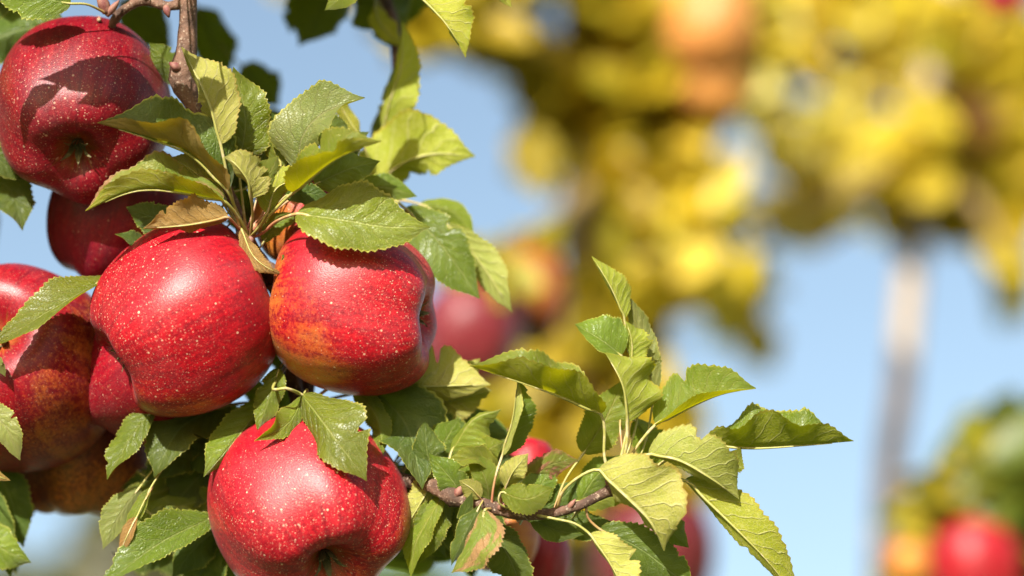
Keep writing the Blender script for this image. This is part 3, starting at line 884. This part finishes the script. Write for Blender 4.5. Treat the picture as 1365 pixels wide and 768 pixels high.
# --- shaded foliage filling the inside of the crown
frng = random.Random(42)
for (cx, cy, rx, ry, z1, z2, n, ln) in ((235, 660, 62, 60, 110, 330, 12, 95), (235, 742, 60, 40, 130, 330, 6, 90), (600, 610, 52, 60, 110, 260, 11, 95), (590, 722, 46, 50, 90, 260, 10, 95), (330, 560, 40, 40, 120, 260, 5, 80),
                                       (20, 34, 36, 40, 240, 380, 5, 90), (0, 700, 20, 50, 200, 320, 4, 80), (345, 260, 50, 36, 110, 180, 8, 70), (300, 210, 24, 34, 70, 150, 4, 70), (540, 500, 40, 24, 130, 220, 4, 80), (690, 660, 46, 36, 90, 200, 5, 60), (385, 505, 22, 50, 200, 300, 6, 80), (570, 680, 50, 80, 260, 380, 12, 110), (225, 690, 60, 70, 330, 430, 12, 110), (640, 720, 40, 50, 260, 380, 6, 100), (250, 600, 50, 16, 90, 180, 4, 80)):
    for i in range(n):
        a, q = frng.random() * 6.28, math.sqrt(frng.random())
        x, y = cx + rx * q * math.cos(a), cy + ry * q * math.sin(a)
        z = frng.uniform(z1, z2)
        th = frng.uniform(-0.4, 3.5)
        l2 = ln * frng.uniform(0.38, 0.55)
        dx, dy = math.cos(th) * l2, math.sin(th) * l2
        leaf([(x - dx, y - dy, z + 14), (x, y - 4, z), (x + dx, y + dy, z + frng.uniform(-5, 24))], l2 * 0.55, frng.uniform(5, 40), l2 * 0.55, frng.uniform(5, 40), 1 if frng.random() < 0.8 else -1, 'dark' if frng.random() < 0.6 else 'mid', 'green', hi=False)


# ------------------------------------------------------------------ apples
PROFILE = [(0.0, 0.62), (0.05, 0.63), (0.12, 0.70), (0.22, 0.82), (0.36, 0.915), (0.54, 0.925), (0.72, 0.83), (0.88, 0.62), (0.975, 0.34), (1.0, 0.05), (0.965, -0.26), (0.87, -0.56),
           (0.73, -0.79), (0.56, -0.925), (0.42, -0.945), (0.30, -0.90), (0.20, -0.80), (0.12, -0.715), (0.05, -0.68), (0.0, -0.675)]
APROF = spline([(a, b, 0.0) for a, b in PROFILE], 72)[:, :2]


def apple_mesh(name, seed, lobes=0.028, tall=1.0, squash=0.0):
    rng = random.Random(seed)
    ph = rng.random() * 6.28
    a2, p2 = rng.uniform(0.0, 0.015), rng.random() * 6.28
    a3, p3 = rng.uniform(0.0, 0.02), rng.random() * 6.28
    seg = 72
    V, F = [], []
    nr = len(APROF)
    lx, ly = rng.uniform(-0.06, 0.06), rng.uniform(-0.06, 0.06)
    for i, (rho, h) in enumerate(APROF):
        if i in (0, nr - 1):
            V.append((lx * h * 0.4, ly * h * 0.4, h * tall))
            continue
        for j in range(seg):
            th = 2 * math.pi * j / seg
            low = max(0.0, (0.35 - h)) / 1.3
            hig = max(0.0, h - 0.3)
            f = 1 + lobes * (0.25 + 2.1 * low + 0.5 * hig) * math.cos(5 * th + ph) + a2 * math.cos(2 * th + p2) + a3 * math.cos(3 * th + p3)
            hh = h * (1 + 0.45 * lobes * (low + hig) * math.cos(5 * th + ph) * (1 if rho > 0.3 else 0.2) * 2 + 0.03 * math.cos(th + p3))
            V.append((rho * f * math.cos(th) + lx * h, rho * f * math.sin(th) + ly * h, hh * tall))
    for j in range(seg):
        F.append((0, 1 + j, 1 + (j + 1) % seg))
    for i in range(nr - 3):
        for j in range(seg):
            a = 1 + i * seg + j
            b = 1 + i * seg + (j + 1) % seg
            F.append((a, a + seg, b + seg, b))
    last = len(V) - 1
    o = 1 + (nr - 3) * seg
    for j in range(seg):
        F.append((o + j, last, o + (j + 1) % seg))
    return V, F


def calyx_mesh(rng):
    V, F = [], []
    # little dark cup
    n = 10
    for j in range(n):
        th = 2 * math.pi * j / n
        V.append((0.075 * math.cos(th), 0.075 * math.sin(th), -0.715))
    V.append((0, 0, -0.66))
    for j in range(n):
        F.append((j, (j + 1) % n, n))
    # five dried sepals, each a curled pointed strip
    for s in range(5):
        th = 2 * math.pi * s / 5 + rng.uniform(-0.2, 0.2)
        c, sn = math.cos(th), math.sin(th)
        b = len(V)
        out = rng.uniform(0.3, 1.0)
        for i, (r, h, w) in enumerate(((0.05, -0.68, 0.035), (0.075, -0.76, 0.045), (0.07 + 0.03 * out, -0.84, 0.034), (0.07 + 0.09 * out, -0.90, 0.016), (0.07 + 0.14 * out, -0.93, 0.002))):
            for sg in (-1, 0, 1):
                rr = r + (0.012 if sg == 0 else 0)
                V.append((rr * c - sg * w * sn, rr * sn + sg * w * c, h + rng.uniform(-0.008, 0.008)))
        for i in range(4):
            for q in range(2):
                a = b + i * 3 + q
                F.append((a, a + 1, a + 4, a + 3))
    # stamens
    for s in range(7):
        th = rng.random() * 6.28
        r = rng.uniform(0.0, 0.05)
        x, y = r * math.cos(th), r * math.sin(th)
        b = len(V)
        for h, w in ((-0.66, 0.008), (-0.80, 0.006)):
            for q in range(3):
                V.append((x * (1 if h > -0.7 else 1.5) + w * math.cos(q * 2.09), y * (1 if h > -0.7 else 1.5) + w * math.sin(q * 2.09), h))
        for q in range(3):
            q2 = (q + 1) % 3
            F.append((b + q, b + q2, b + 3 + q2, b + 3 + q))
        F.append((b + 3, b + 4, b + 5))
    return V, F


def apple(x, y, z, r, stem, mat, label, seed, spin=0.0, lobes=0.028, tall=1.0, stem_len=0.5, group=None, name='apple', detail=True, lean=(0.05, 0.02)):
    V, F = apple_mesh(name, seed, lobes, tall)
    o = new_obj(name, V, F, [mat])
    ax = camvec(Vector(stem).normalized())
    q = Vector((0, 0, 1)).rotation_difference(ax)
    o.rotation_mode = 'QUATERNION'
    o.rotation_quaternion = q @ Matrix.Rotation(spin, 3, 'Z').to_quaternion()
    s = r * kk(z)
    o.scale = (s, s, s)
    o.location = at(x, y, z)
    tag(o, label, 'apple', group)
    if detail:
        rng = random.Random(seed + 99)
        lx, ly = lean
        sv, sf, su = tube([(0, 0, 0.58 * tall, 0.035), (lx * 0.3, ly * 0.3, 0.75 * tall, 0.026), (lx, ly, 0.62 * tall + stem_len * 0.7, 0.024), (lx * 1.8, ly * 1.8, 0.62 * tall + stem_len, 0.036)], 8, 14)
        new_obj('stem', sv, sf, [M_STEM], o, (0, 0, 0), uvs=su)
        cv, cf = calyx_mesh(rng)
        cv = [(a, b, c * tall + (0.0)) for a, b, c in cv]
        new_obj('calyx', cv, cf, [M_SEPAL], o, (0, 0, 0), smooth=False)
    return o


def local_dir(stem, spin, d):
    ax = camvec(Vector(stem).normalized())
    q = Vector((0, 0, 1)).rotation_difference(ax) @ Matrix.Rotation(spin, 3, 'Z').to_quaternion()
    return q.inverted() @ camvec(Vector(d).normalized())


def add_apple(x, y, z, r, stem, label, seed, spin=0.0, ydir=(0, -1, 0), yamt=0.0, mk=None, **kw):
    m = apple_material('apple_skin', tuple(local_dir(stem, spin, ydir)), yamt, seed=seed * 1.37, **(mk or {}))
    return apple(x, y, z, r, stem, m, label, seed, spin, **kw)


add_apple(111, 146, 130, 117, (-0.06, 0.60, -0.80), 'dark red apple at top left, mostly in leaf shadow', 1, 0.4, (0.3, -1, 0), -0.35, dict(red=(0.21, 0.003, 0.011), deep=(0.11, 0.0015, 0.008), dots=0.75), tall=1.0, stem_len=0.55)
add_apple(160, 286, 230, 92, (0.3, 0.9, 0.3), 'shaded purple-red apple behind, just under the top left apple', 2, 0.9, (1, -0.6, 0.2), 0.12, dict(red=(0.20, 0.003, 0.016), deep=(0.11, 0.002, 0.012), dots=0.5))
add_apple(249, 428, 70, 127, (0.80, 0.42, -0.25), 'large glossy red apple at the centre of the cluster, pale speckles', 3, 0.2, (0.1, -1, 0), 0.02, dict(dots=1.1), tall=0.91, lobes=0.018, stem_len=0.45)
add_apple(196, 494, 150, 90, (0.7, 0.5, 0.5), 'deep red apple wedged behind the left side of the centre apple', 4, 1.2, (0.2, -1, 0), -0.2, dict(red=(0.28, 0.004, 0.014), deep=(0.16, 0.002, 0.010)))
add_apple(470, 410, 70, 117, (-0.96, 0.10, -0.13), 'red and yellow apple with its calyx hollow facing right', 5, 0.7, (-0.8, -0.65, 0.0), 0.26, dict(dots=1.1, stripe=0.35), tall=0.93, lobes=0.026, stem_len=0.4)
add_apple(26, 490, 170, 134, (0.08, -0.42, -0.90), 'orange-red apple cut by the left edge, a leaf lying across it', 6, 0.5, (0.9, -0.35, 0.2), 0.08, dict(red=(0.26, 0.004, 0.012), deep=(0.14, 0.002, 0.009), yellow=(0.46, 0.20, 0.015), dots=0.35), tall=0.95, lobes=0.014)
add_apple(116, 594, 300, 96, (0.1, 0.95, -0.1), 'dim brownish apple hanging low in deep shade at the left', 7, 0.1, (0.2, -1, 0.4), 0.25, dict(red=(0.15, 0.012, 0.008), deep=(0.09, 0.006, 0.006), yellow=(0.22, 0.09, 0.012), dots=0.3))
add_apple(409, 678, 70, 128, (-0.34, 0.64, -0.69), 'lowest sharp red apple, cut by the bottom edge, calyx facing down', 8, 0.3, (0.45, -0.9, 0.0), 0.10, dict(dots=1.1, red=(0.46, 0.010, 0.020), stripe=0.3), tall=0.95, stem_len=0.5)
add_apple(404, 290, 150, 66, (0, 0.95, -0.2), 'small bit of orange-red apple peeping through the leaf rosette', 9, 0.3, (-0.8, 0.2, 0.2), 0.45, dict(yellow=(0.7, 0.28, 0.04)))
add_apple(702, 622, 260, 38, (0, 0.9, -0.3), 'little soft red apple just above the leafy twig', 10, 0.6, (0, -1, 0), -0.2)
add_apple(672, 716, 320, 46, (0.1, 0.9, -0.3), 'soft orange apple partly hidden just below the twig', 11, 0.6, (0.2, -0.4, 1), 0.5, dict(yellow=(0.62, 0.22, 0.03)))
add_apple(716, 744, 420, 44, (0.1, 0.9, -0.3), 'soft crimson apple behind the blotched leaf at the bottom edge', 12, 0.6, (-0.6, 0.6, 0.3), 0.1)

# ------------------------------------------------------------------ orchard trees behind
def bg_leaf_material(name, trans, fac, gloss=0.35):
    N = NT(name)
    at_ = N.n('Attribute', attribute_name='tint').outputs['Color']
    p = N.n('BsdfPrincipled')
    N.l(at_, p.inputs['Base Color'])
    p.inputs['Roughness'].default_value = 0.4
    p.inputs['Specular IOR Level'].default_value = gloss
    tr = N.n('BsdfTranslucent')
    N.l(N.mix(0.5, at_, trans), tr.inputs[0])
    mx = N.n('MixShader')
    mx.inputs[0].default_value = fac
    N.l(p.outputs[0], mx.inputs[1])
    N.l(tr.outputs[0], mx.inputs[2])
    N.l(mx.outputs[0], N.out.inputs[0])
    return N.m


M_BGL = bg_leaf_material('orchard_leaf', (0.80, 0.66, 0.05), 0.5)
GLOW_GOLD = [(0.60, 0.44, 0.03), (0.54, 0.43, 0.035), (0.64, 0.48, 0.06), (0.48, 0.40, 0.03)]  # golden leaves, brightened in colour to stand in for the sun glow
OLIVE = [(0.34, 0.26, 0.014), (0.42, 0.29, 0.014), (0.28, 0.25, 0.016), (0.46, 0.34, 0.018)]
GLOW_LEMON = [(0.66, 0.58, 0.14), (0.60, 0.54, 0.10), (0.70, 0.62, 0.20)]  # palest yellow, painting the bright centre of the glow into the leaves
DIM = [(0.09, 0.10, 0.06), (0.12, 0.12, 0.07), (0.06, 0.08, 0.05)]
GREEN = [(0.07, 0.119, 0.014), (0.098, 0.14, 0.017), (0.056, 0.084, 0.01)]


def crown(parent, clumps, gaps, seed, leaf_len=0.085, dz=0, more=1.0):
    """clumps: (x, y, rx, ry, z near, z far, count, palette) in photo pixels and depth; every leaf a folded, bent blade"""
    rng = random.Random(seed)
    V, F, Cc = [], [], []
    base = world_loc(parent)
    for (cx, cy, rx, ry, z1, z2, n, pal) in clumps:
        for _ in range(int(n * more)):
            a, q = rng.random() * 6.28, math.sqrt(rng.random())
            x, y, z = cx + rx * q * math.cos(a), cy + ry * q * math.sin(a), rng.uniform(z1, z2) + dz
            if any(((x - g[0]) / (g[2] * 1.0 + 6)) ** 2 + ((y - g[1]) / (g[3] * 1.0 + 6)) ** 2 < 1 for g in gaps):
                continue
            c = at(x, y, z) - base
            d = Vector((rng.gauss(0, 1), rng.gauss(0, 0.6), rng.gauss(-0.5, 0.7))).normalized()
            nv = Vector((rng.gauss(0, 0.5), rng.gauss(-0.8, 0.4), rng.gauss(0.7, 0.5))).normalized()
            sd = d.cross(nv)
            if sd.length < 0.1:
                continue
            sd.normalize()
            nv = sd.cross(d).normalized()
            L = leaf_len * rng.uniform(0.7, 1.25)
            W = L * rng.uniform(0.26, 0.36)
            bend = rng.uniform(-0.2, 0.35)
            fold = rng.uniform(0.1, 0.45)
            b = len(V)
            rows = ((0.0, 0.0), (0.18, 0.72), (0.45, 1.0), (0.75, 0.72), (1.0, 0.0))
            for t, w in rows:
                pc = c + d * (t - 0.5) * L - nv * bend * L * (t - 0.4) ** 2
                V.append(pc)
                if 0 < w:
                    V.append(pc + sd * W * w + nv * fold * W * w)
                    V.append(pc - sd * W * w + nv * fold * W * w)
            # 0 | 1 2 3 | 4 5 6 | 7 8 9 | 10
            f = [(0, 2, 1), (0, 1, 3), (1, 2, 5, 4), (1, 4, 6, 3), (4, 5, 8, 7), (4, 7, 9, 6), (7, 8, 10), (7, 10, 9)]
            F += [tuple(b + e for e in q2) for q2 in f]
            col = rng.choice(pal)
            v = rng.uniform(0.8, 1.2)
            Cc += [(col[0] * v, col[1] * v, col[2] * v, 1.0)] * 11
    o = new_obj('crown', V, F, [M_BGL], parent, (0, 0, 0), smooth=True)
    ca = o.data.color_attributes.new('tint', 'FLOAT_COLOR', 'POINT')
    ca.data.foreach_set('color', np.asarray(Cc, dtype=np.float32).ravel())
    o['kind'] = 'stuff'
    return o


def bg_tree(x, z, label, group='orchard trees out of focus'):
    p = at(x, 384, z)
    t = empty('apple_tree', (p.x, p.y, 0))
    tag(t, label, 'tree', group)
    return t


def bg_limb(tree, name, pts, mat, seg=10, n=40, dz=0):
    pts = [(x, y, z + dz, r) for x, y, z, r in pts]
    return tube_px(name, pts, mat, tree, seg, n, 0.08, 0.1, 77)


def ground_trunk(pts, x_low):
    """carry a limb down to the ground: the pixel row where the ground lies at that depth"""
    x, y, z, r = pts[-1]
    d = DIST + z * PX
    p = at(x, y, z)
    # walk down in photo rows until the point meets the ground
    yy = y
    while at(x_low, yy, z + 1700).z > -0.02:
        yy += 20
    return pts + [(x_low, (y + yy) / 2, z, r * 1.2), (x_low, yy, z, r * 1.5)]


M_SUNPATCH = bark_material('sun_patched_bark', (0.06, 0.042, 0.028), (0.13, 0.09, 0.06), (0.28, 0.21, 0.15), 14, 0.004, sun_patch=((0.38, 0.30, 0.22), 4.0))  # pale blotches paint sunlit patches into the darker bark
M_DULL = bark_material('dull_bark', (0.12, 0.08, 0.03), (0.22, 0.15, 0.05), (0.34, 0.25, 0.10), 14, 0.004)

# tree with the olive trunk, middle
TA = bg_tree(800, 5300, 'blurred golden-olive apple tree with glow-tinted leaves behind the right-hand sharp apple')
bg_limb(TA, 'trunk', ground_trunk([(790, -500, 3700, 30), (796, -100, 3650, 44), (800, 150, 3600, 50), (802, 420, 3600, 54), (798, 700, 3600, 58)], 800), M_DULL, dz=1700)
bg_limb(TA, 'branch', [(800, 120, 3600, 30), (700, 60, 3400, 22), (600, 10, 3200, 16), (480, -60, 3000, 10)], M_DULL, dz=1700)
bg_limb(TA, 'branch', [(800, 220, 3600, 28), (880, 120, 3500, 20), (960, 20, 3400, 14), (1010, -80, 3300, 10)], M_DULL, dz=1700)
bg_limb(TA, 'branch', [(800, 230, 5300, 22), (758, 284, 4300, 14), (704, 316, 3400, 9), (660, 346, 3150, 7), (622, 368, 2980, 5)], M_DULL)
bg_limb(TA, 'branch', [(800, 520, 5300, 22), (830, 600, 4300, 14), (866, 652, 3480, 9), (900, 690, 3380, 5)], M_DULL)
gapsA = [(600, 95, 34, 36), (652, 165, 40, 76), (700, 275, 30, 50), (735, 26, 20, 34), (780, 68, 20, 22), (768, 290, 30, 70), (830, 165, 16, 16), (560, 250, 40, 60), (610, 290, 40, 40), (975, 190, 40, 36), (1060, 125, 34, 30), (560, 120, 30, 60), (740, 395, 26, 60),
         (880, 350, 24, 22), (930, 410, 26, 20), (850, 170, 14, 12), (1022, 235, 40, 28), (640, 240, 50, 26), (690, 20, 10, 10), (940, 440, 60, 40), (460, 150, 100, 140), (1000, 300, 40, 40)]
crown(TA, [(720, 60, 180, 120, 3200, 3900, 320, OLIVE), (600, 20, 90, 60, 2600, 4000, 90, OLIVE), (670, 120, 60, 40, 2800, 3800, 12, OLIVE), (850, 130, 110, 130, 3300, 4000, 210, OLIVE + GLOW_GOLD), (880, 250, 100, 110, 3300, 4000, 190, GLOW_GOLD + OLIVE),
           (690, 230, 40, 50, 2800, 3400, 34, OLIVE), (800, 320, 70, 140, 3000, 4200, 130, OLIVE), (900, 400, 60, 60, 3200, 4200, 40, OLIVE + GLOW_GOLD), (950, 320, 60, 70, 3000, 4200, 40, GLOW_GOLD + GLOW_LEMON), (720, 440, 60, 60, 3200, 4200, 40, OLIVE),
           (970, 60, 80, 110, 3300, 4000, 90, GLOW_GOLD + GLOW_LEMON), (830, 430, 80, 60, 3200, 4200, 90, OLIVE), (690, 580, 70, 90, 3000, 4000, 110, OLIVE), (800, 640, 110, 70, 3000, 4000, 160, OLIVE), (860, 560, 60, 60, 3000, 4000, 50, OLIVE), (540, -60, 200, 60, 2600, 4000, 120, OLIVE), (716, 330, 34, 22, 1600, 1900, 10, OLIVE), (640, 370, 40, 20, 1250, 1500, 9, OLIVE), (866, 660, 50, 24, 1650, 1900, 12, OLIVE), (690, 430, 16, 14, 1500, 1560, 3, GREEN)], gapsA, 5, 0.064, 1700, 2.3)

# tree with sunlit and shaded patches painted on its trunk, right
TB = bg_tree(1176, 6300, 'blurred apple tree with glow-tinted golden leaves and painted sun patches on its trunk at the right')
bg_limb(TB, 'trunk', ground_trunk([(1290, -300, 4700, 20), (1262, 0, 4650, 17), (1228, 170, 4620, 18), (1217, 330, 4600, 18), (1203, 480, 4600, 18), (1197, 600, 4600, 18), (1178, 770, 4600, 20)], 1176), M_SUNPATCH, dz=1700)
bg_limb(TB, 'branch', [(1228, 190, 4600, 16), (1140, 250, 4400, 12), (1040, 310, 4200, 9), (930, 380, 4100, 6)], M_DULL, dz=1700)
bg_limb(TB, 'branch', [(1220, 250, 4600, 14), (1290, 260, 4400, 11), (1340, 340, 4300, 7)], M_DULL, dz=1700)
gapsB = [(975, 190, 40, 34), (1060, 120, 30, 26), (1022, 235, 40, 26), (1110, 350, 60, 40), (1190, 380, 90, 50), (1290, 390, 50, 40), (1000, 320, 36, 18), (1120, 60, 14, 16), (1060, 420, 50, 30), (1330, 150, 14, 14), (1180, 130, 10, 14)]
crown(TB, [(1110, 60, 140, 90, 4800, 5500, 150, GLOW_LEMON + GLOW_GOLD), (1300, 90, 100, 110, 4800, 5500, 170, OLIVE + GLOW_GOLD), (1310, 230, 80, 90, 4800, 5500, 140, OLIVE + GLOW_GOLD), (1140, 220, 120, 60, 4600, 5800, 110, GLOW_LEMON + GLOW_GOLD), (1030, 180, 80, 70, 4400, 5400, 40, GLOW_LEMON), (1040, 300, 100, 26, 4400, 5400, 40, GLOW_LEMON + GLOW_GOLD),
           (1240, 270, 70, 50, 4700, 5600, 60, GLOW_GOLD + OLIVE), (1350, 350, 22, 70, 4600, 5600, 26, OLIVE), (980, 395, 50, 40, 4600, 5600, 26, GLOW_GOLD + GLOW_LEMON), (1010, 455, 18, 26, 4600, 5400, 7, OLIVE), (1130, 380, 8, 30, 4600, 5400, 3, OLIVE), (1290, -60, 200, 60, 4800, 5500, 110, GLOW_GOLD), (1226, 200, 40, 60, 4200, 4500, 14, GLOW_GOLD), (1262, 40, 40, 50, 4200, 4500, 7, GLOW_GOLD + OLIVE)], gapsB, 6, 0.070, 1700, 2.1)

# low tree, lower right corner
TC = bg_tree(1420, 3600, 'blurred low apple tree in the lower right corner')
bg_limb(TC, 'trunk', ground_trunk([(1440, 640, 3700, 16), (1425, 720, 3650, 24), (1420, 800, 3600, 34)], 1420), M_DULL)
bg_limb(TC, 'branch', [(1425, 720, 3650, 18), (1360, 700, 3500, 13), (1300, 680, 3400, 10), (1250, 690, 3300, 6)], M_DULL)
crown(TC, [(1340, 640, 50, 70, 3000, 4000, 110, GREEN + OLIVE), (1270, 690, 40, 40, 3000, 4000, 50, OLIVE + GREEN), (1330, 740, 70, 50, 3400, 4200, 90, OLIVE + GREEN), (1250, 760, 50, 30, 3400, 4200, 40, OLIVE), (1400, 700, 60, 140, 3000, 4200, 120, GREEN)], [], 7)

# far tree tops low at the left
TD = bg_tree(170, 14000, 'far grey-green tree top low at the left under the dim apple')
bg_limb(TD, 'trunk', ground_trunk([(160, 700, 14000, 6), (150, 740, 14000, 10), (150, 800, 14000, 14)], 150), M_DULL)
crown(TD, [(165, 745, 46, 60, 13000, 16000, 300, DIM), (120, 800, 160, 34, 13000, 16000, 300, DIM), (440, 800, 200, 40, 13000, 16000, 200, GREEN)], [], 8, 0.16)

crown(TREE, [(330, -330, 330, 190, 40, 800, 420, GREEN), (-330, 100, 220, 420, 120, 1000, 380, GREEN), (-330, 650, 200, 400, 120, 1000, 220, GREEN), (-60, -420, 300, 240, 40, 900, 260, GREEN)], [], 11, 0.075)

# apples on those trees
GRP = 'out-of-focus apples on the trees behind'
def bg_apple(x, y, z, rpx, label, seed, ydir=(0, -1, 0), yamt=0.0, mk=None):
    d = (DIST + z * PX) / DIST
    add_apple(x, y, z, rpx / 1.0, (0.1, 0.95, -0.2), label, seed, seed * 0.7, ydir, yamt, mk, group=GRP, stem_len=0.5)


bg_apple(692, 394, 3300, 66, 'blurred orange-brown apple just right of the soft leaves', 21, (0.2, 0.6, 0.6), 0.25, dict(red=(0.15, 0.022, 0.006), deep=(0.10, 0.015, 0.005), yellow=(0.20, 0.09, 0.012)))
bg_apple(626, 446, 3000, 68, 'blurred magenta-red apple beside the sharp right-hand apple', 22, (0, -1, 0), -0.3, dict(red=(0.17, 0.010, 0.018), deep=(0.12, 0.006, 0.013)))
bg_apple(872, 742, 3400, 80, 'blurred dark red apple behind the cream leaf at the bottom', 23, (0, -1, 0), -0.3, dict(red=(0.12, 0.010, 0.014), deep=(0.08, 0.006, 0.010)))
bg_apple(1298, 752, 3000, 60, 'blurred bright red apple in the lower right corner', 24, (0, -1, 0), -0.2)
bg_apple(1210, 752, 2900, 30, 'small blurred orange apple beside the thin sun-patched trunk', 25, (0, 0.3, 1), 0.5)
bg_apple(946, 36, 4950, 60, 'blurred glowing orange apple at the top among glow-tinted gold leaves', 26, (0, 0.2, 1), 0.6, dict(yellow=(0.50, 0.27, 0.08), red=(0.42, 0.18, 0.06), deep=(0.36, 0.15, 0.05), dots=0.0))
bg_apple(950, 112, 5000, 46, 'blurred orange apple just below another at the top', 27, (0, 0.2, 1), 0.6, dict(yellow=(0.44, 0.26, 0.07), red=(0.36, 0.18, 0.05), deep=(0.3, 0.15, 0.04), dots=0.0))
bg_apple(1292, 168, 6500, 40, 'blurred salmon apple high in the right-hand tree', 29, (0, 0.2, 1), 0.35, dict(yellow=(0.38, 0.25, 0.08), red=(0.30, 0.16, 0.06), deep=(0.28, 0.13, 0.05), dots=0.0))
bg_apple(1338, -8, 3400, 30, 'blurred red apple cut by the top edge at the right', 30, (0, -1, 0), -0.2)
